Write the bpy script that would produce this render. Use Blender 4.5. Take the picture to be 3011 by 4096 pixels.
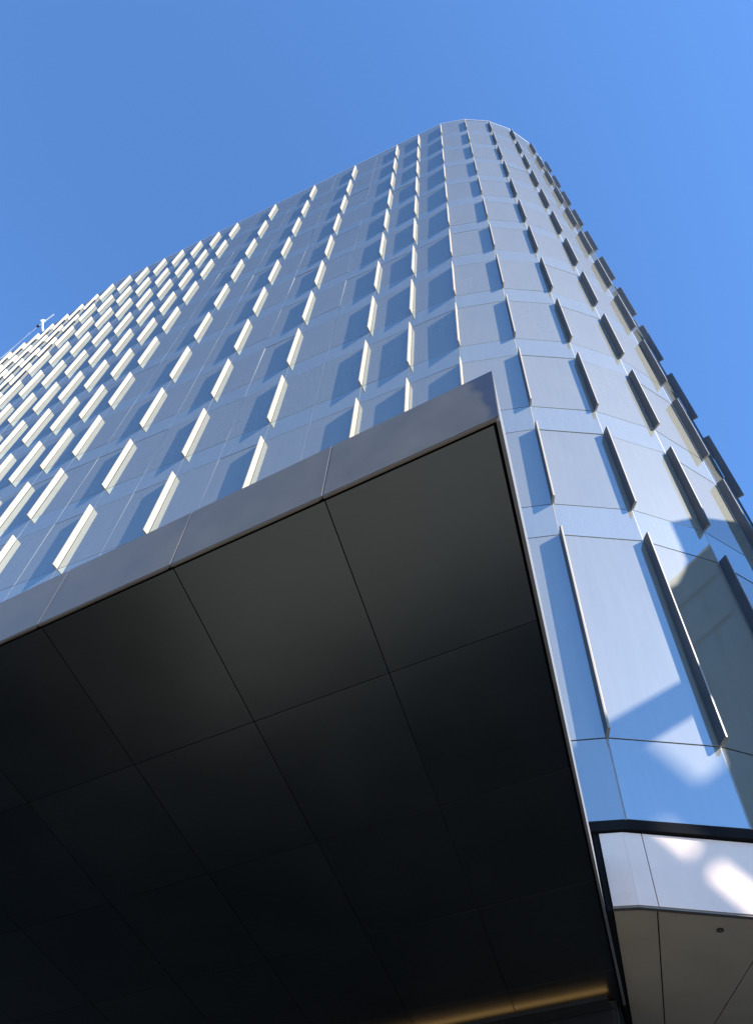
import bpy, bmesh, math, random
from mathutils import Vector, Matrix
from mathutils.geometry import tessellate_polygon
random.seed(7)
for o in list(bpy.data.objects):
    bpy.data.objects.remove(o, do_unlink=True)
scene = bpy.context.scene
COL = scene.collection

# ------------------------------------------------------------------ camera
EYE = 1.6
FPX = 3212.34; IMW, IMH = 3011.0, 4096.0          # photograph pixels
VX, VY = 1706.61, -161.89                         # zenith vanishing point
zc = Vector((VX - IMW/2, VY - IMH/2, FPX)).normalized()       # zenith in camera axes (right, down, forward)
fw = (Vector((0, 0, 1)) - zc * zc.z).normalized()
rt = fw.cross(zc)
if rt.x < 0: rt = -rt
# rows: world axes in camera coords -> world = R @ cam
R = Matrix((rt, fw, zc))
cam_right = R @ Vector((1, 0, 0)); cam_up = R @ Vector((0, -1, 0)); cam_back = R @ Vector((0, 0, -1))
cd = bpy.data.cameras.new('camera'); cam = bpy.data.objects.new('camera', cd); COL.objects.link(cam)
M = Matrix((cam_right, cam_up, cam_back)).transposed().to_4x4()
M.translation = Vector((0, 0, EYE))
cam.matrix_world = M
cd.sensor_fit = 'VERTICAL'; cd.sensor_height = 24.0; cd.lens = 24.0 * FPX / IMH
cd.clip_start = 0.05; cd.clip_end = 5000
scene.camera = cam
def ray(x, y):
    return (R @ Vector((x - IMW/2, y - IMH/2, FPX))).normalized()
def hitz(x, y, z):                                # z above the eye
    d = ray(x, y); return d * (z / d.z)
RT = R.transposed()
def proj(w):                                      # world point (ground based z) -> photo px
    c = RT @ (Vector(w) - Vector((0, 0, EYE)))
    return (IMW/2 + FPX * c.x / c.z, IMH/2 + FPX * c.y / c.z) if c.z > 0.01 else None

# ------------------------------------------------------------------ light
SUN = Vector((0.770, -0.672, 0.58)).normalized()  # towards the sun
SUN_EL = math.asin(SUN.z); SUN_AZ = math.atan2(SUN.x, SUN.y)
world = bpy.data.worlds.new('World'); scene.world = world; world.use_nodes = True
wn = world.node_tree; wn.nodes.clear()
sky = wn.nodes.new('ShaderNodeTexSky'); sky.sky_type = 'NISHITA'; sky.sun_disc = False
sky.sun_elevation = SUN_EL; sky.sun_rotation = SUN_AZ
sky.altitude = 0; sky.air_density = 0.8; sky.dust_density = 0.0; sky.ozone_density = 6.0
bg = wn.nodes.new('ShaderNodeBackground'); bg.inputs['Strength'].default_value = 0.113
wo = wn.nodes.new('ShaderNodeOutputWorld')
tint = wn.nodes.new('ShaderNodeMix'); tint.data_type = 'RGBA'; tint.blend_type = 'MULTIPLY'
tint.inputs['Factor'].default_value = 1.0; tint.inputs['B'].default_value = (1.00, 1.19, 1.27, 1)     # clear deep-blue summer air
wn.links.new(sky.outputs[0], tint.inputs['A']); wn.links.new(tint.outputs['Result'], bg.inputs[0]); wn.links.new(bg.outputs[0], wo.inputs[0])
sd = bpy.data.lights.new('sun', 'SUN'); sd.energy = 5.0; sd.angle = math.radians(0.3); sd.color = (1.0, 0.95, 0.87)
so = bpy.data.objects.new('sun', sd); COL.objects.link(so)
so.rotation_euler = SUN.to_track_quat('Z', 'Y').to_euler(); so.location = (0, 0, 80)
vs = scene.view_settings
vs.view_transform = 'Standard'; vs.look = 'None'; vs.exposure = 1.6; vs.gamma = 1.0; vs.use_curve_mapping = False

# ------------------------------------------------------------------ materials
def new_mat(name):
    m = bpy.data.materials.new(name); m.use_nodes = True
    nt = m.node_tree
    return m, nt, nt.nodes['Principled BSDF']
def noise_vec(nt, scale=(1, 1, 1), use_random=True, coord='Object'):
    tc = nt.nodes.new('ShaderNodeTexCoord')
    mp = nt.nodes.new('ShaderNodeMapping'); mp.inputs['Scale'].default_value = scale
    nt.links.new(tc.outputs[coord], mp.inputs['Vector'])
    if use_random:
        oi = nt.nodes.new('ShaderNodeObjectInfo')
        mu = nt.nodes.new('ShaderNodeMath'); mu.operation = 'MULTIPLY'; mu.inputs[1].default_value = 37.0
        nt.links.new(oi.outputs['Random'], mu.inputs[0])
        nt.links.new(mu.outputs[0], mp.inputs['Location'])
    return mp.outputs[0]
def noise(nt, vec, scale, detail=3, rough=0.55):
    n = nt.nodes.new('ShaderNodeTexNoise'); n.inputs['Scale'].default_value = scale
    n.inputs['Detail'].default_value = detail; n.inputs['Roughness'].default_value = rough
    nt.links.new(vec, n.inputs['Vector']); return n.outputs['Fac']
def maprange(nt, fac, a, b, lo, hi):
    r = nt.nodes.new('ShaderNodeMapRange')
    for k, v in zip(('From Min', 'From Max', 'To Min', 'To Max'), (a, b, lo, hi)): r.inputs[k].default_value = v
    nt.links.new(fac, r.inputs['Value']); return r.outputs[0]
def mixcol(nt, fac, c1, c2):
    m = nt.nodes.new('ShaderNodeMix'); m.data_type = 'RGBA'
    nt.links.new(fac, m.inputs['Factor']); m.inputs['A'].default_value = (*c1, 1); m.inputs['B'].default_value = (*c2, 1)
    return m.outputs['Result']
def surf(name, c1, c2, rough=0.5, metal=0.0, scale=3.0, stretch=(1, 1, 1), bump=0.0, spec=0.5, rvar=0.0, coord='Object'):
    m, nt, b = new_mat(name)
    v = noise_vec(nt, stretch, coord=coord)
    f = noise(nt, v, scale)
    nt.links.new(mixcol(nt, maprange(nt, f, 0.3, 0.7, 0, 1), c1, c2), b.inputs['Base Color'])
    b.inputs['Metallic'].default_value = metal; b.inputs['Specular IOR Level'].default_value = spec
    if rvar: nt.links.new(maprange(nt, f, 0.3, 0.7, rough - rvar, rough + rvar), b.inputs['Roughness'])
    else: b.inputs['Roughness'].default_value = rough
    if bump:
        bp = nt.nodes.new('ShaderNodeBump'); bp.inputs['Strength'].default_value = bump; bp.inputs['Distance'].default_value = 0.01
        nt.links.new(f, bp.inputs['Height']); nt.links.new(bp.outputs[0], b.inputs['Normal'])
    return m
def facade_glass(name, film, refl, tint, gloss_fac):
    """coated facade glass: mirror-like coat over a pale ceramic film, dusty in vertical streaks"""
    m = bpy.data.materials.new(name); m.use_nodes = True; nt = m.node_tree; nt.nodes.clear()
    out = nt.nodes.new('ShaderNodeOutputMaterial')
    dif = nt.nodes.new('ShaderNodeBsdfDiffuse'); glo = nt.nodes.new('ShaderNodeBsdfGlossy'); mix = nt.nodes.new('ShaderNodeMixShader')
    glo.inputs['Color'].default_value = (*tint, 1); glo.inputs['Roughness'].default_value = refl
    v = noise_vec(nt, (1.0, 1.0, 0.35)); f1 = noise(nt, v, 2.2, 4, 0.6)
    v2 = noise_vec(nt, (9.0, 9.0, 0.5)); f2 = noise(nt, v2, 1.5, 2, 0.5)
    ad = nt.nodes.new('ShaderNodeMath'); ad.operation = 'ADD'; nt.links.new(f1, ad.inputs[0]); nt.links.new(f2, ad.inputs[1])
    oi = nt.nodes.new('ShaderNodeObjectInfo')
    ad2 = nt.nodes.new('ShaderNodeMath'); ad2.operation = 'MULTIPLY_ADD'; ad2.inputs[1].default_value = 0.25
    nt.links.new(oi.outputs['Random'], ad2.inputs[0]); nt.links.new(ad.outputs[0], ad2.inputs[2])
    c1 = tuple(c * 0.94 for c in film); c2 = tuple(min(1, c * 1.06) for c in film)
    nt.links.new(mixcol(nt, maprange(nt, ad2.outputs[0], 0.75, 1.5, 0, 1), c1, c2), dif.inputs['Color'])
    lw = nt.nodes.new('ShaderNodeFresnel'); lw.inputs['IOR'].default_value = 1.6
    fr = maprange(nt, lw.outputs[0], 0.05, 1.0, gloss_fac, min(1.0, gloss_fac + 0.5))
    haze = nt.nodes.new('ShaderNodeBsdfGlossy'); haze.inputs['Roughness'].default_value = 0.5; haze.inputs['Color'].default_value = (0.9, 0.92, 0.92, 1)
    dm = nt.nodes.new('ShaderNodeMixShader'); dm.inputs[0].default_value = 0.045          # dusty sheen around the mirrored sun
    nt.links.new(dif.outputs[0], dm.inputs[1]); nt.links.new(haze.outputs[0], dm.inputs[2])
    nt.links.new(fr, mix.inputs[0]); nt.links.new(dm.outputs[0], mix.inputs[1]); nt.links.new(glo.outputs[0], mix.inputs[2])
    nt.links.new(mix.outputs[0], out.inputs['Surface'])
    return m
MAT = {}
MAT['vision'] = facade_glass('vision_glass', (0.315, 0.305, 0.252), 0.012, (0.405, 0.46, 0.485), 0.62)
MAT['spandrel'] = facade_glass('spandrel_glass', (0.305, 0.305, 0.255), 0.02, (0.43, 0.54, 0.585), 0.62)
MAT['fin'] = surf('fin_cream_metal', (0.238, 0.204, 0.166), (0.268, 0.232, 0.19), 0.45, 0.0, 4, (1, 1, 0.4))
MAT['finshade'] = surf('fin_shaded_side', (0.018, 0.022, 0.030), (0.028, 0.032, 0.042), 0.45, 0.0, 4, (1, 1, 0.4))
MAT['mullion'] = surf('mullion_aluminium', (0.17, 0.175, 0.18), (0.22, 0.225, 0.23), 0.5, 0.0, 6)
MAT['gasket'] = surf('dark_backing', (0.015, 0.017, 0.02), (0.03, 0.032, 0.036), 0.6, 0, 4)
MAT['coping'] = surf('coping_metal', (0.30, 0.32, 0.36), (0.38, 0.40, 0.44), 0.35, 0.6, 3)
MAT['fascia'] = surf('fascia_grey_metal', (0.165, 0.134, 0.103), (0.20, 0.163, 0.127), 0.40, 0.5, 2.2, (1, 1, 1), rvar=0.06)
MAT['edge'] = surf('bright_edge_metal', (0.155, 0.152, 0.15), (0.19, 0.187, 0.185), 0.45, 0.3, 5)
MAT['soffit'] = surf('soffit_black_metal', (0.130, 0.142, 0.136), (0.155, 0.168, 0.162), 0.31, 1.0, 0.7, spec=0.5, rvar=0.02)
MAT['gap'] = surf('shadow_gap', (0.008, 0.008, 0.009), (0.012, 0.012, 0.013), 0.9, 0, 3, spec=0.1)
MAT['belt'] = surf('belt_pale_panel', (0.74, 0.56, 0.455), (0.80, 0.61, 0.50), 0.3, 0.0, 2.0, rvar=0.05)
MAT['osoffit'] = surf('overhang_beige_panel', (0.38, 0.315, 0.22), (0.42, 0.35, 0.25), 0.5, 0, 2)
MAT['lobby'] = surf('lobby_dark_wall', (0.009, 0.009, 0.010), (0.014, 0.014, 0.014), 0.35, 0, 2)
MAT['roof'] = surf('roof_membrane', (0.3, 0.3, 0.3), (0.38, 0.38, 0.37), 0.8, 0, 1)
MAT['crane'] = surf('crane_white_paint', (0.7, 0.7, 0.68), (0.78, 0.78, 0.76), 0.45, 0.0, 4)
MAT['black'] = surf('black_metal', (0.02, 0.02, 0.02), (0.03, 0.03, 0.03), 0.4, 0.2, 4)
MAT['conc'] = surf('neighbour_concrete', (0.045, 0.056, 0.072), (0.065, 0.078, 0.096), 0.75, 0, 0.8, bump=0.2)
MAT['brickband'] = surf('neighbour_parapet_terracotta', (0.45, 0.27, 0.19), (0.52, 0.32, 0.23), 0.7, 0, 1.5)
MAT['nglass'] = surf('neighbour_glass', (0.03, 0.05, 0.06), (0.05, 0.07, 0.08), 0.08, 0, 0.5, spec=0.8)

# ------------------------------------------------------------------ helpers
def link(o, parent=None):
    COL.objects.link(o)
    if parent is not None: o.parent = parent
    return o
def mesh(name, verts, faces, mat):
    me = bpy.data.meshes.new(name); me.from_pydata([tuple(v) for v in verts], [], faces); me.update()
    me.materials.append(mat); return me
def obj(name, me, parent=None, mw=None):
    o = bpy.data.objects.new(name, me); link(o, parent)
    if mw is not None: o.matrix_local = mw
    return o
def thing(name, label, cat, loc=(0, 0, 0), group=None):
    o = bpy.data.objects.new(name, None); link(o); o.location = loc; o['label'] = label; o['category'] = cat
    if group: o['group'] = group
    o.empty_display_size = 0.3
    return o
def tag(o, label, cat, group=None):
    o['label'] = label; o['category'] = cat
    if group: o['group'] = group
    return o
def box_vf(x0, x1, y0, y1, z0, z1):
    v = [(x0, y0, z0), (x1, y0, z0), (x1, y1, z0), (x0, y1, z0), (x0, y0, z1), (x1, y0, z1), (x1, y1, z1), (x0, y1, z1)]
    f = [(0, 3, 2, 1), (4, 5, 6, 7), (0, 1, 5, 4), (1, 2, 6, 5), (2, 3, 7, 6), (3, 0, 4, 7)]
    return v, f
def prism_vf(poly, z0, z1):
    """vertical prism over a counter-clockwise plan polygon"""
    n = len(poly); v = [(p[0], p[1], z0) for p in poly] + [(p[0], p[1], z1) for p in poly]
    f = [tuple(range(n - 1, -1, -1)), tuple(range(n, 2 * n))]
    for i in range(n):
        k = (i + 1) % n; f.append((i, k, n + k, n + i))
    return v, f
def bev_box(name, x0, x1, y0, y1, z0, z1, mat, b=0.004):
    bm = bmesh.new(); v, f = box_vf(x0, x1, y0, y1, z0, z1)
    vs_ = [bm.verts.new(p) for p in v]
    for q in f: bm.faces.new([vs_[i] for i in q])
    bmesh.ops.bevel(bm, geom=bm.edges[:], offset=b, segments=1, affect='EDGES')
    me = bpy.data.meshes.new(name); bm.to_mesh(me); bm.free(); me.materials.append(mat); return me
def tube_vf(p0, p1, r, n=8):
    p0, p1 = Vector(p0), Vector(p1); d = (p1 - p0).normalized()
    a = d.orthogonal().normalized(); b = d.cross(a)
    v = []
    for p in (p0, p1):
        for i in range(n):
            t = 2 * math.pi * i / n; v.append(p + (a * math.cos(t) + b * math.sin(t)) * r)
    f = [(i, (i + 1) % n, n + (i + 1) % n, n + i) for i in range(n)] + [tuple(range(n - 1, -1, -1)), tuple(range(n, 2 * n))]
    return v, f
class MB:
    def __init__(self): self.v = []; self.f = []
    def add(self, vf, mw=None):
        k = len(self.v); v, f = vf
        self.v += [(mw @ Vector(p)) if mw is not None else Vector(p) for p in v]; self.f += [tuple(i + k for i in q) for q in f]; return self
    def me(self, name, mat): return mesh(name, self.v, self.f, mat)
def TR(x, y, z, ang): return Matrix.Translation((x, y, z)) @ Matrix.Rotation(ang, 4, 'Z')
def Dp(x, y): return (x / 0.54866, y / 0.54866)     # measured at 1652 px width

# ------------------------------------------------------------------ ground
def paving():
    m, nt, b = new_mat('plaza_paving')
    tc = nt.nodes.new('ShaderNodeTexCoord')
    br = nt.nodes.new('ShaderNodeTexBrick'); br.inputs['Scale'].default_value = 1.0
    br.inputs['Brick Width'].default_value = 0.9; br.inputs['Row Height'].default_value = 0.45; br.inputs['Mortar Size'].default_value = 0.006
    br.inputs['Color1'].default_value = (0.15, 0.145, 0.135, 1); br.inputs['Color2'].default_value = (0.12, 0.116, 0.108, 1); br.inputs['Mortar'].default_value = (0.1, 0.1, 0.1, 1)
    nt.links.new(tc.outputs['Object'], br.inputs['Vector']); nt.links.new(br.outputs['Color'], b.inputs['Base Color'])
    b.inputs['Roughness'].default_value = 0.7
    return m
g = obj('ground', mesh('ground', [(-1500, -1500, 0), (1500, -1500, 0), (1500, 1500, 0), (-1500, 1500, 0)], [(0, 1, 2, 3)], paving()))
g['kind'] = 'structure'
ap = obj('added_dark_ground', mesh('added_dark_ground', [(-26, 2.0, 0.006), (-7.2, 2.0, 0.006), (-2.6, 13.7, 0.006), (-16, 24, 0.006), (-26, 24, 0.006)], [(0, 1, 2, 3, 4)], surf('added_ground_black', (0.012, 0.012, 0.013), (0.02, 0.02, 0.021), 0.5, 0, 6)))  # added unseen dark ground, so the left soffit mirrors something dark
ap['kind'] = 'structure'

# ------------------------------------------------------------------ tower plan
F = 4.2; W = 0.3705 * F
A0 = math.radians(-29.15); TURN = math.radians(14.06); A_FAR = math.radians(-35.5)
J0 = (0.8192 * F, 2.0466 * F); HH = 13.161
JMIN, JBEND, JMAX = -36, -18, 6
def seg_ang(j):                                      # angle of the bay from joint j to j+1
    if j < JBEND: return A_FAR
    if j < -1: return A0
    return A0 + TURN * (j + 2)
PL = {0: Vector(J0)}
for j in range(-1, JMIN - 1, -1):
    a = seg_ang(j); PL[j] = PL[j + 1] - Vector((math.cos(a), math.sin(a))) * W
for j in range(1, JMAX + 1):
    a = seg_ang(j - 1); PL[j] = PL[j - 1] + Vector((math.cos(a), math.sin(a))) * W
def joint_ang(j):
    if j <= JMIN: return seg_ang(j)
    if j >= JMAX: return seg_ang(j - 1)
    return 0.5 * (seg_ang(j - 1) + seg_ang(j))
def lev(n):                                          # bottom of the fin row n (1 = top)
    h = -(n - 1.0) if n < 12 else -10 - 1.375
    return (h + HH) * F + EYE
Z_ROOF = (1.03 + HH) * F + EYE
FINH = 3.06
def fin_h(n): return FINH if n < 12 else 4.75
Z_GL = 6.22 + EYE                                     # bottom edge of the glass skin
tower = thing('office_tower', 'tall glass office tower with rounded corner and rows of short vertical fins', 'tower', (J0[0], J0[1], 0))
T0 = Matrix.Translation((-J0[0], -J0[1], 0))          # world -> tower local

# dark core behind the skin (prism), bottom lies behind the overhang
def inset_pt(j, d):
    a = joint_ang(j); k = d / math.cos(0.5 * TURN if j >= -1 else 0)
    return PL[j] + Vector((-math.sin(a), math.cos(a))) * k
core = [inset_pt(j, 0.06) for j in range(JMIN, JMAX + 1)]
ae = seg_ang(JMAX - 1)
pe = core[-1] + Vector((math.cos(ae), math.sin(ae))) * 26
ps = core[0] + (pe - core[-1])
corepoly = core + [pe, ps]
obj('tower_core', mesh('tower_core', *prism_vf(corepoly, Z_GL - 0.02, Z_ROOF - 0.25), MAT['gasket']), tower, T0)

CAN_POLY = [(-50, 1320), (1080, 813), (1095, 912), (1330, 2000), (1360, 2300), (-50, 2300)]
CAN_POLY = [Dp(*q) for q in CAN_POLY]
def inside(p, poly):
    x, y = p; c = False; n = len(poly)
    for i in range(n):
        x1, y1 = poly[i]; x2, y2 = poly[(i + 1) % n]
        if (y1 > y) != (y2 > y) and x < (x2 - x1) * (y - y1) / (y2 - y1) + x1: c = not c
    return c
def shown(corners):
    """how large a quad shows in the photograph (px), 0 when outside or behind the canopy"""
    q = [proj(c) for c in corners]
    if any(p is None for p in q): return 0.0
    cx = sum(p[0] for p in q) / len(q); cy = sum(p[1] for p in q) / len(q)
    if max(p[0] for p in q) < 0 or min(p[0] for p in q) > IMW or max(p[1] for p in q) < 0 or min(p[1] for p in q) > IMH: return 0.0
    if inside((cx, cy), CAN_POLY): return 0.0
    s = 0
    for i in range(len(q)):
        a, b = q[i], q[(i + 1) % len(q)]; s += a[0] * b[1] - a[1] * b[0]
    return abs(s) / 2

# ---- skin: each pane a box of its own, shared meshes
GAPX, GAPZ, TH = 0.022, 0.022, 0.03
pane_me = {}
def pane_mesh(kind, h):
    key = (kind, round(h, 3))
    if key not in pane_me:
        pane_me[key] = bev_box(kind, GAPX/2, W - GAPX/2, -0.0, TH, GAPZ/2, h - GAPZ/2, MAT[kind], 0.003)
    return pane_me[key]
def pane_vf(h): return box_vf(GAPX/2, W - GAPX/2, 0, TH, GAPZ/2, h - GAPZ/2)
pieces = {'vision': [], 'spandrel': []}
for j in range(JMIN, JMAX):
    a = seg_ang(j)
    rows = []
    for n in range(1, 13):
        z0 = lev(n); z1 = z0 + fin_h(n); z2 = lev(n - 1) if n > 1 else Z_ROOF - 0.30
        rows += [('vision', z0, z1), ('spandrel', z1, z2)]
    rows.append(('vision', Z_GL, lev(12)))
    P0, P1 = PL[j], PL[j + 1]
    for kind, z0, z1 in rows:
        s = shown([(P0.x, P0.y, z0), (P1.x, P1.y, z0), (P1.x, P1.y, z1), (P0.x, P0.y, z1)])
        facing = (Vector((math.sin(a), -math.cos(a))).dot(-P0)) > 0
        pieces[kind].append((s if facing else 0.0, kind, P0, a, z0, z1))
for kind, nm in (('vision', 'glass_pane'), ('spandrel', 'spandrel_panel')):
    lst = sorted(pieces[kind], key=lambda t: -t[0])
    rest = MB()
    for i, (s, k, P0, a, z0, z1) in enumerate(lst):
        # a hair of tilt so that no two panes mirror the sky alike
        mw = T0 @ TR(P0.x, P0.y, z0, a)
        if i < 300 and s > 0:
            tilt = Matrix.Rotation(random.gauss(0, 0.0022), 4, 'X') @ Matrix.Rotation(random.gauss(0, 0.0015), 4, 'Z')
            o = obj(nm, pane_mesh(kind, z1 - z0), tower, mw @ tilt)
        else:
            rest.add(pane_vf(z1 - z0), mw)
    o = obj(nm + '_field', rest.me(nm + '_field', MAT[kind]), tower); o['kind'] = 'stuff'

# ---- mullion caps: one full-height profile per joint
mh = Z_ROOF - 0.3 - Z_GL
mull_me = bev_box('mullion', -0.016, 0.016, 0.003, 0.055, 0, mh, MAT['mullion'], 0.002)
for j in range(JMIN, JMAX + 1):
    obj('mullion', mull_me, tower, T0 @ TR(PL[j].x, PL[j].y, Z_GL, joint_ang(j)))

# ---- fins: tapered blade with a chamfered nose
FD, FT = 0.21, 0.046
def fin_vf(h):
    t = FT / 2; prof = [(-t, -0.014), (-t, -FD + 0.012), (-t + 0.012, -FD), (t - 0.012, -FD), (t, -FD + 0.012), (t, -0.014)]
    prof = prof  # counter-clockwise seen from above
    return prism_vf(prof, 0.0, h)
def fin_mesh(name, h):
    me = mesh(name, *fin_vf(h), MAT['fin']); me.materials.append(MAT['finshade'])
    for p in me.polygons:                             # side away from the sun coloured dark, its shade painted in
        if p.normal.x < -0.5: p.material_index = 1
    return me
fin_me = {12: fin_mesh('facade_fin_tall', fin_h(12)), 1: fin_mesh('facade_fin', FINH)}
fins = []
for j in range(JMIN, JMAX + 1):
    if j in (-4, -6, -8, -10): continue
    a = joint_ang(j); nrm = Vector((math.sin(a), -math.cos(a)))
    for n in range(1, 13):
        z0 = lev(n); z1 = z0 + fin_h(n); P0 = PL[j]; P1 = PL[j] + nrm * FD
        s = shown([(P0.x, P0.y, z0), (P1.x, P1.y, z0), (P1.x, P1.y, z1), (P0.x, P0.y, z1)])
        fins.append((s if j <= 5 else 0, j, n, a))
fins.sort(key=lambda t: -t[0])
rest = MB()
for i, (s, j, n, a) in enumerate(fins):
    mw = T0 @ TR(PL[j].x, PL[j].y, lev(n), a)
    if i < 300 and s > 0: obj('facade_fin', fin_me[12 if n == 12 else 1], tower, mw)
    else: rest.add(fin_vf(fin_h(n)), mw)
if rest.v:
    me = rest.me('facade_fin_field', MAT['fin']); me.materials.append(MAT['finshade'])
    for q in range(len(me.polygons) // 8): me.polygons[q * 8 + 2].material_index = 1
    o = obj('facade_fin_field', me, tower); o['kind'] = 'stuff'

# ---- roof coping and roof deck
def strip(name, js, d0, d1, z0, z1, mat, parent):
    out = []
    for j in js:
        a0, a1 = joint_ang(j), joint_ang(j + 1)
        def pt(k, a, d):
            c = math.cos(0.5 * TURN) if k >= -1 else 1
            return PL[k] + Vector((math.sin(a), -math.cos(a))) * (d / c)
        q = [pt(j, a0, d1), pt(j + 1, a1, d1), pt(j + 1, a1, d0), pt(j, a0, d0)]
        o = obj(name, mesh(name, *prism_vf(q, z0, z1), mat), parent, T0); out.append(o)
    return out
strip('roof_coping', range(JMIN, JMAX), -0.35, 0.015, Z_ROOF - 0.29, Z_ROOF, MAT['coping'], tower)
obj('roof_deck', mesh('roof_deck', *prism_vf([inset_pt(j, 0.34) for j in range(JMIN, JMAX + 1)] + [pe, ps], Z_ROOF - 0.24, Z_ROOF - 0.16), MAT['roof']), tower, T0)

# ---- base: black profile, pale belt, overhang soffit
strip('base_profile', range(-1, JMAX), -0.05, 0.035, 6.07 + EYE, 6.20 + EYE, MAT['gap'], tower)
strip('base_profile', range(-3, -1), -0.05, 0.035, 6.07 + EYE, 6.20 + EYE, MAT['gap'], tower)
Z_B = 5.13 + EYE
def belt_panel(q, name='belt_panel', z0=Z_B, z1=6.05 + EYE, mat=None):
    return obj(name, mesh(name, *prism_vf([Vector(p) for p in q], z0, z1), mat or MAT['belt']), tower, T0)
# belt joints in plan (outer face) from the slot of the canopy round the corner
BO = [Vector((3.085, 8.690)), Vector((3.365, 8.612)), Vector((3.595, 8.608))]
for j in (1, 2, 3, 4, 5, 6): BO.append(inset_pt(j, 0.03))
g_ = 0.006
for i in range(len(BO) - 1):
    p, q = BO[i], BO[i + 1]; d = (q - p).normalized(); nrm = Vector((-d.y, d.x))
    pa, pb = p + d * (g_ if i != 1 else 0.001), q - d * (g_ if i != 0 else 0.001)
    belt_panel([pa, pb, pb + nrm * 0.08, pa + nrm * 0.08])
# thin lip under the belt
for i in range(len(BO) - 1):
    p, q = BO[i], BO[i + 1]; d = (q - p).normalized(); nrm = Vector((-d.y, d.x))
    belt_panel([p + nrm * 0.012, q + nrm * 0.012, q + nrm * 0.07, p + nrm * 0.07], 'belt_lip', Z_B - 0.022, Z_B - 0.001, MAT['fascia'])
def poly_panel(name, pts, z0, z1, mat, parent, inset=0.006):
    """plan polygon panel, shrunk a little so that joints stay open"""
    c = sum((Vector(p) for p in pts), Vector((0, 0))) / len(pts)
    n = len(pts); q = []
    for i in range(n):
        p0, p1, p2 = Vector(pts[i - 1]), Vector(pts[i]), Vector(pts[(i + 1) % n])
        d1 = (p1 - p0).normalized(); d2 = (p2 - p1).normalized()
        n1 = Vector((-d1.y, d1.x)); n2 = Vector((-d2.y, d2.x)); m = (n1 + n2)
        m = m / max(0.3, m.dot(n1)) if m.length > 1e-6 else n1
        q.append(p1 + m * inset)
    return obj(name, mesh(name, *prism_vf(q, z0, z1), mat), parent, T0)
SI = [(4.12, 11.75), (4.12, 11.75), (4.55, 11.75), (5.06, 11.75), (6.2, 12.2), (7.2, 12.8), (8.0, 13.7), (8.5, 14.7), (8.9, 15.8)]
def bo_in(i): 
    p = BO[i]; k = min(i, len(BO) - 2); d = (BO[k + 1] - BO[k]).normalized(); return p + Vector((-d.y, d.x)) * 0.075
poly_panel('overhang_panel', [bo_in(0), bo_in(1), bo_in(2), SI[2], SI[1]], Z_B - 0.004, Z_B + 0.02, MAT['osoffit'], tower, 0.008)
for i in range(2, len(BO) - 1):
    poly_panel('overhang_panel', [bo_in(i), bo_in(i + 1), SI[i + 1], SI[i]], Z_B - 0.004, Z_B + 0.02, MAT['osoffit'], tower, 0.008)
obj('overhang_backing', mesh('overhang_backing', *prism_vf([bo_in(i) for i in range(len(BO))] + [Vector(p) for p in SI[:0:-1]], Z_B + 0.06, Z_B + 0.12), MAT['gap']), tower, T0)
# closing panel along the canopy slot, black
e_d = (Vector((4.12, 11.75)) - Vector((3.10, 8.72))).normalized(); e_n = Vector((-e_d.y, e_d.x))
s0 = Vector((3.085, 8.72)); s1 = Vector((4.05, 11.6))
obj('slot_lining', mesh('slot_lining', *prism_vf([s0 + e_n * 0.002, s1 + e_n * 0.002, s1 + e_n * 0.06, s0 + e_n * 0.06][::-1], Z_B - 0.03, 6.12 + EYE), MAT['gap']), tower, T0)
# lobby wall set back under the tower
LW = [Vector((-17.0, 24.27)), Vector((3.55, 10.57)), Vector((4.0, 11.68)), Vector((8.9, 15.6))]
def wall_panels(p, q, wd, z0, z1, mat, name, parent, th=0.06):
    L = (q - p).length; d = (q - p).normalized(); n = max(1, round(L / wd)); nrm = Vector((-d.y, d.x)); st = L / n
    for i in range(n):
        a = p + d * (i * st + 0.008); b = p + d * ((i + 1) * st - 0.008)
        obj(name, mesh(name, *prism_vf([a, b, b + nrm * th, a + nrm * th], z0, z1), mat), parent, T0)
wall_panels(LW[0], LW[1], 1.35, 0.02, 4.98 + EYE, MAT['lobby'], 'lobby_wall_panel', tower)
wall_panels(LW[1], LW[2], 1.0, 0.02, 5.0 + EYE, MAT['black'], 'lobby_wall_panel', tower)
wall_panels(LW[2] + Vector((0.1, 0)), LW[3], 1.35, 0.02, 5.1 + EYE, MAT['lobby'], 'lobby_wall_panel', tower)
lc = [Vector((-17, 24.6)), Vector((3.66, 10.8)), Vector((4.15, 11.95)), Vector((8.9, 15.9)), Vector((20, 30)), Vector((-5, 45))]
obj('lobby_core', mesh('lobby_core', *prism_vf(lc, 0.02, Z_GL - 0.03), MAT['gap']), tower, T0)

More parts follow.
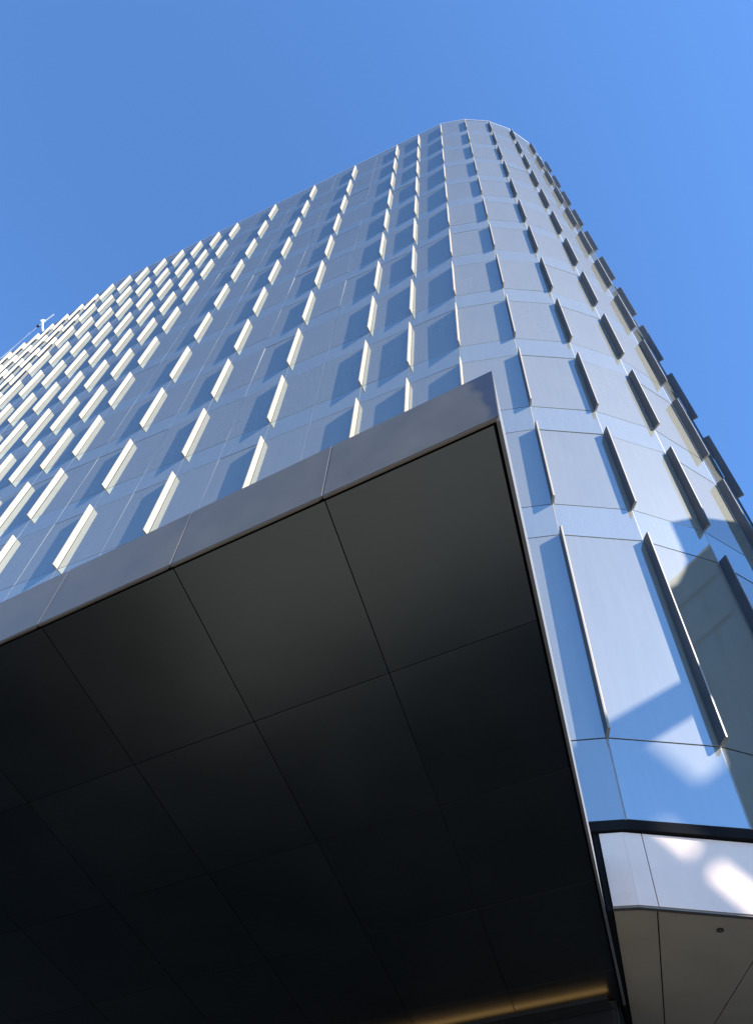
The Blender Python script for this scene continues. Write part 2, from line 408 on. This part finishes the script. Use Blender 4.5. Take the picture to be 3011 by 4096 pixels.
# ------------------------------------------------------------------ canopy
HS = 5.0
def cpt(q): v = hitz(*Dp(*q), HS); return Vector((v.x, v.y))
CC = cpt((1095, 912))                                 # front right corner of the soffit
fa = math.radians(180 - 33.6); cu = Vector((math.cos(fa), math.sin(fa)))       # along the front, to the left
ra = math.radians(70.2); cv = Vector((math.cos(ra), math.sin(ra)))             # into the depth, along the right edge
ZC = HS + EYE; FH = 0.745
canopy = thing('entrance_canopy', 'dark metal entrance canopy with grey fascia and panelled black soffit', 'canopy', (CC.x, CC.y, 0))
C0 = Matrix.Translation((-CC.x, -CC.y, 0))
PW, PD, NX, NY = 1.44, 1.93, 11, 5
DEPTH = 8.63
def cp(s, t): return CC + cu * s + cv * t
def cprism(name, pts, z0, z1, mat, bev=0.004):
    pts = [Vector(p) for p in pts]
    ar = sum(pts[i].x * pts[(i + 1) % len(pts)].y - pts[i].y * pts[(i + 1) % len(pts)].x for i in range(len(pts)))
    if ar < 0: pts = pts[::-1]
    bm = bmesh.new(); v, f = prism_vf(pts, z0, z1)
    vv = [bm.verts.new(p) for p in v]
    for q in f: bm.faces.new([vv[i] for i in q])
    bmesh.ops.bevel(bm, geom=bm.edges[:], offset=bev, segments=1, affect='EDGES')
    me = bpy.data.meshes.new(name); bm.to_mesh(me); bm.free(); me.materials.append(mat)
    return obj(name, me, canopy, C0)
def reflection_fascia():  # dark reflection at the panel's right end, painted into its colour
    m = MAT['fascia'].copy(); m.name = 'fascia_grey_metal_reflection'; nt = m.node_tree; b = nt.nodes['Principled BSDF']
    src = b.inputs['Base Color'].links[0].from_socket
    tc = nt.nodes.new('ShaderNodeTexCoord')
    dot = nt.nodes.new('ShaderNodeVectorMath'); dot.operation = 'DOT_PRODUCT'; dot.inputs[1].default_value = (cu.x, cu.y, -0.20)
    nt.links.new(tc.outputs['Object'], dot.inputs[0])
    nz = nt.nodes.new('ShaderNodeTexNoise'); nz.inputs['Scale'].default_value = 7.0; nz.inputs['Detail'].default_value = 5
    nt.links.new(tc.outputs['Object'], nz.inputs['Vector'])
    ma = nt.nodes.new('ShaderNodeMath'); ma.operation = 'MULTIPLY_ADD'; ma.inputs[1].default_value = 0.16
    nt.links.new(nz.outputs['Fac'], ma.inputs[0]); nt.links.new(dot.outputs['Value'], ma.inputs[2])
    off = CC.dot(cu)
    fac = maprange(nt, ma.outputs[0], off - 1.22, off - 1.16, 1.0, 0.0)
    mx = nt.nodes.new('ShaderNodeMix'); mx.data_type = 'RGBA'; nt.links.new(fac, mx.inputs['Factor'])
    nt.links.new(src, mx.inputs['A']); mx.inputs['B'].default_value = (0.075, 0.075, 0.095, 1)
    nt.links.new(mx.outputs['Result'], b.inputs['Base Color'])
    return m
MAT['fascia_reflection'] = reflection_fascia()
G = 0.0045
EDGE = 0.055                                          # margin between fascia and first panel
ts = [EDGE, PD, 2 * PD, 3 * PD, 4 * PD, DEPTH]
ss = [EDGE * 0.9] + [PW * i for i in range(1, NX + 1)]
for i in range(NX):
    for k in range(NY):
        s_0, s_1, t_0, t_1 = ss[i] + G, ss[i + 1] - G, ts[k] + G, ts[k + 1] - G
        cprism('soffit_panel', [cp(s_0, t_0), cp(s_1, t_0), cp(s_1, t_1), cp(s_0, t_1)], ZC + 0.012, ZC + 0.035, MAT['soffit'], 0.0005)
L = PW * NX
cprism('canopy_deck', [cp(0.04, 0.04), cp(L, 0.04), cp(L, DEPTH), cp(0.04, DEPTH)], ZC + 0.07, ZC + FH - 0.04, MAT['gap'])
cprism('canopy_roof', [cp(0.035, 0.035), cp(L, 0.035), cp(L, DEPTH), cp(0.035, DEPTH)], ZC + FH - 0.035, ZC + FH - 0.012, MAT['coping'])
for i in range(NX):                                   # front fascia, one panel per bay
    a, b = (0.0 if i == 0 else PW * i + 0.005), PW * (i + 1) - 0.005
    cprism('fascia_panel', [cp(a, 0), cp(b, 0), cp(b, 0.03), cp(a + (0.03 if i == 0 else 0), 0.03)], ZC + 0.0, ZC + FH, MAT['fascia_reflection' if i == 0 else 'fascia'])
    cprism('fascia_lip', [cp(a + 0.004, 0.004), cp(b, 0.004), cp(b, EDGE * 0.55), cp(a + 0.03, EDGE * 0.55)], ZC - 0.014, ZC - 0.002, MAT['fascia'])
    if i: cprism('fascia_joint', [cp(a - 0.0065, 0.005), cp(a - 0.0035, 0.005), cp(a - 0.0035, 0.026), cp(a - 0.0065, 0.026)], ZC + 0.004, ZC + FH - 0.004, MAT['edge'])
for k in range(5):                                    # right-hand side fascia
    t_0 = 0.034 if k == 0 else ts[k] + 0.0008; t_1 = ts[k + 1] - 0.0008
    cprism('side_fascia_panel', [cp(0, t_0), cp(0.03, t_0), cp(0.03, t_1), cp(0, t_1)], ZC, ZC + FH, MAT['edge'], 0.0006)

# added warm strip light, makes the golden reflected band on the soffit
def emis(name, col, st):
    m, nt, b = new_mat(name); b.inputs['Base Color'].default_value = (*col, 1)
    b.inputs['Emission Color'].default_value = (*col, 1); b.inputs['Emission Strength'].default_value = st; return m
d_ = (LW[0] - LW[1]).normalized(); n_ = Vector((d_.y, -d_.x))
if n_.dot(-LW[1]) < 0: n_ = -n_
sl = thing('added_strip_light', 'added warm strip light giving the golden band at the inner end of the black canopy soffit', 'strip light', (LW[1].x, LW[1].y, ZC))
S0 = Matrix.Translation((-LW[1].x, -LW[1].y, -ZC))
p0 = LW[1] + d_ * 0.02 + n_ * 0.02; p1 = LW[1] + d_ * 9.0 + n_ * 0.02
hq = [p0, p1, p1 + n_ * 0.26, p0 + n_ * 0.26]
hq = hq if (hq[1] - hq[0]).cross(hq[2] - hq[1]) > 0 else hq[::-1]
obj('added_lamp_housing', mesh('added_lamp_housing', *prism_vf(hq, ZC - 0.10, ZC - 0.085), MAT['black']), sl, S0)
lq = [p0 + d_ * 0.03 + n_ * 0.05, p1 + n_ * 0.05, p1 + n_ * 0.12, p0 + d_ * 0.03 + n_ * 0.12]
lq = lq if (lq[1] - lq[0]).cross(lq[2] - lq[1]) > 0 else lq[::-1]
fq = [p0 + n_ * 0.25, p1 + n_ * 0.25, p1 + n_ * 0.26, p0 + n_ * 0.26]
fq = fq if (fq[1] - fq[0]).cross(fq[2] - fq[1]) > 0 else fq[::-1]
obj('added_lamp_lip', mesh('added_lamp_lip', *prism_vf(fq, ZC - 0.0845, ZC - 0.05), MAT['black']), sl, S0)
obj('added_lamp_tube', mesh('added_lamp_tube', *prism_vf(lq, ZC - 0.083, ZC - 0.07), emis('added_lamp_warm', (1.0, 0.58, 0.22), 0.4)), sl, S0)

# small downlight in the overhang soffit
dl = hitz(2011 + .6053 * 1432, 3096 + .6053 * 1028, 5.126)
down = thing('downlight', 'small dark round downlight set into the beige overhang panel', 'light', (dl.x, dl.y, Z_B - 0.004))
def ring_vf(r0, r1, z0, z1, n=20):
    v = []; f = []
    for i in range(n):
        t = 2 * math.pi * i / n; c, s = math.cos(t), math.sin(t)
        v += [(c * r0, s * r0, z0), (c * r1, s * r1, z0), (c * r1, s * r1, z1), (c * r0, s * r0, z1)]
    for i in range(n):
        a, b = 4 * i, 4 * ((i + 1) % n)
        for k in range(4): f.append((a + k, b + k, b + (k + 1) % 4, a + (k + 1) % 4))
    return v, f
obj('trim_ring', mesh('trim_ring', *ring_vf(0.024, 0.04, -0.014, 0.0), MAT['black']), down)
obj('lens', mesh('lens', *prism_vf([(0.023 * math.cos(2 * math.pi * i / 16), 0.023 * math.sin(2 * math.pi * i / 16)) for i in range(16)], -0.006, -0.001), MAT['mullion']), down)

# ------------------------------------------------------------------ roof crane on the far end of the tower
def rp(x, y, dz):
    v = hitz(x, y, Z_ROOF - EYE + dz); return Vector((v.x, v.y, Z_ROOF + dz))
base = rp(178, 1347, 0.12); head = rp(172, 1289, 1.7); elbow = rp(171, 1312, 1.2)
crane = thing('roof_crane', 'slender white maintenance crane with two cables at the roof edge', 'crane', base)
K0 = Matrix.Translation(-base)
tip = rp(216, 1258, 2.2); tail = rp(156, 1303, 1.55); far = rp(-40, 1470, 1.0); far2 = rp(-40, 1478, 0.9); mid2 = rp(118, 1334, 1.4)
def ktube(name, a, b, r, mat='crane'): return obj(name, mesh(name, *tube_vf(a, b, r), MAT[mat]), crane, K0)
ktube('mast', base, elbow, 0.085); ktube('davit_arm', elbow, head, 0.075); ktube('jib', tail, tip, 0.05); ktube('head_block', head - Vector((.1, .07, .05)), head + Vector((.14, -.1, .12)), 0.13)
ktube('winch', tail - Vector((.12, -.09, .04)), tail + Vector((.05, -.03, 0)), 0.11, 'black')
ktube('cable', tail, far, 0.022); ktube('cable', mid2, far2, 0.022)

# ------------------------------------------------------------------ the building across the street (mirrored in the corner glass, throws the shade on it)
E1 = (-SUN.y / math.hypot(SUN.x, SUN.y), SUN.x / math.hypot(SUN.x, SUN.y)); SH = (SUN.x / math.hypot(SUN.x, SUN.y), SUN.y / math.hypot(SUN.x, SUN.y))
def from_sun(e1, e2, X):
    y = (e1 - E1[0] * X) / E1[1]
    z = (e2 + math.sin(SUN_EL) * (SH[0] * X + SH[1] * y)) / math.cos(SUN_EL)
    return (X, y, z + EYE)
tall = thing('office_block', 'dark concrete office block with window bands mirrored in the corner glass', 'building', (30, 4, 0))
N0 = Matrix.Translation((-30, -4, 0))
def nbox(name, x0, x1, y0, y1, z0, z1, mat): return obj(name, mesh(name, *box_vf(x0, x1, y0, y1, z0, z1), MAT[mat]), tall, N0)
TH_ = 43.5 + EYE; Y0, Y1 = -8.4, -1.6
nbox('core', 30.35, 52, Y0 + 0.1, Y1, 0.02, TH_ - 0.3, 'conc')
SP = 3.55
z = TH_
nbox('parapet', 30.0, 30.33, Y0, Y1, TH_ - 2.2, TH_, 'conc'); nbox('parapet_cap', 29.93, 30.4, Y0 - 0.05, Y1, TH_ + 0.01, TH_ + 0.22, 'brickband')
fl = 0; z = TH_ - 2.2
while z > 24.5:
    zb = z - SP
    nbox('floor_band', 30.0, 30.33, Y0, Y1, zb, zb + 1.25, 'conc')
    y = Y0 + 0.3
    while y < Y1 - 2.2:
        nbox('window', 30.2, 30.28, y, y + 2.3, zb + 1.28, z - 0.05, 'nglass'); y += 2.7
    z = zb
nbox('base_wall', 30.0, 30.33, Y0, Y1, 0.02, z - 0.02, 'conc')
wing = thing('street_wing', 'lower concrete wing across the street from the tower, with an added shade screen', 'building', (20, 0, 0))
WG0 = Matrix.Translation((-20, 0, 0))
XW = 20.0
def wprism(name, poly2, x0, x1, mat, holes=()):
    loops = [[Vector((0, p[1], p[2])) for p in poly2]] + [[Vector((0, p[1], p[2])) for p in h] for h in holes]
    flat = [q for l in loops for q in l]; tris = tessellate_polygon(loops); n = len(flat)
    v = [(x0, q.y, q.z) for q in flat] + [(x1, q.y, q.z) for q in flat]
    f = [tuple(t) for t in tris] + [tuple(i + n for i in reversed(t)) for t in tris]
    k = 0
    for l in loops:
        m = len(l)
        for i in range(m): f.append((k + i, k + (i + 1) % m, n + k + (i + 1) % m, n + k + i))
        k += m
    me = mesh(name, v, f, MAT[mat])
    bm = bmesh.new(); bm.from_mesh(me); bmesh.ops.recalc_face_normals(bm, faces=bm.faces); bm.to_mesh(me); bm.free()
    return obj(name, me, wing, WG0)
S = lambda a, b: from_sun(a, b, XW)
top = S(10.4, 12.2); zt = top[2]
# main block of the wing
me_ = mesh('wing_wall', *box_vf(XW, 29.8, top[1], 4.0, 0.02, zt), MAT['conc']); obj('wing_wall', me_, wing, WG0)
# added unseen screen, outline cut to shape the shade on the corner glass
lo = 1.0
outline = [S(10.395, 11.1), S(10.29, 10.86), S(10.06, 10.52), S(9.92, 10.42), S(9.76, 10.25), S(9.72, 8.62), S(8.8, 8.26), S(8.25, 8.03),
           S(8.25, 7.58), S(8.95, 7.88), S(9.66, 8.17), S(9.76, 8.21)]
yl = outline[-1][1]; yr = outline[0][1]
outline += [(XW, yl, 0.02), (XW, yr, 0.02)]
wprism('shade_screen', outline, XW - 0.02, XW + 0.25, 'conc')
# added unseen block behind it, screen slots cut to shape the sun patches
rear = thing('shade_block', 'added concrete block behind the lower wing, its slotted screen shaping the sun patches', 'building', (36, -20, 0))
XR = 36.0
S2 = lambda a, b: from_sun(a, b, XR)
top2 = [S2(8.95, 7.88), S2(8.2, 8.2)]
pr = [S2(9.86, 7.6), S2(9.75, 7.5), S2(9.70, 7.2), S2(9.34, 7.02), S2(8.95, 7.88), S2(8.2, 7.9)]
pr += [(XR, pr[-1][1], 0.02), (XR, pr[0][1], 0.02)]
h2 = [S2(8.80, 6.88), S2(9.01, 6.88), S2(9.26, 6.38), S2(9.155, 6.18)]
h3 = [S2(9.175, 6.12), S2(9.29, 6.34), S2(9.86, 5.24), S2(9.70, 5.06)]
h4 = [S2(8.66, 6.62), S2(8.72, 6.66), S2(9.30, 5.46), S2(9.24, 5.40)]
keep_wing, keep_m = wing, WG0
wing, WG0 = rear, Matrix.Translation((-36, 20, 0))
wprism('shade_screen', pr, XR, XR + 0.25, 'conc', (h2, h3, h4))
obj('shade_block_body', mesh('shade_block_body', *box_vf(XR + 0.3, XR + 14, pr[-2][1], pr[0][1], 0.02, 23.0), MAT['conc']), rear, WG0)
wing, WG0 = keep_wing, keep_m
for fl in range(6):                                   # windows of the lower wing
    for k in range(2):
        y = top[1] + 0.9 + k * 3.2; z = 3.2 + fl * 3.55
        o = obj('window', mesh('window', *box_vf(XW - 0.05, XW - 0.01, y, y + 2.4, z, z + 1.7), MAT['nglass']), wing, WG0)
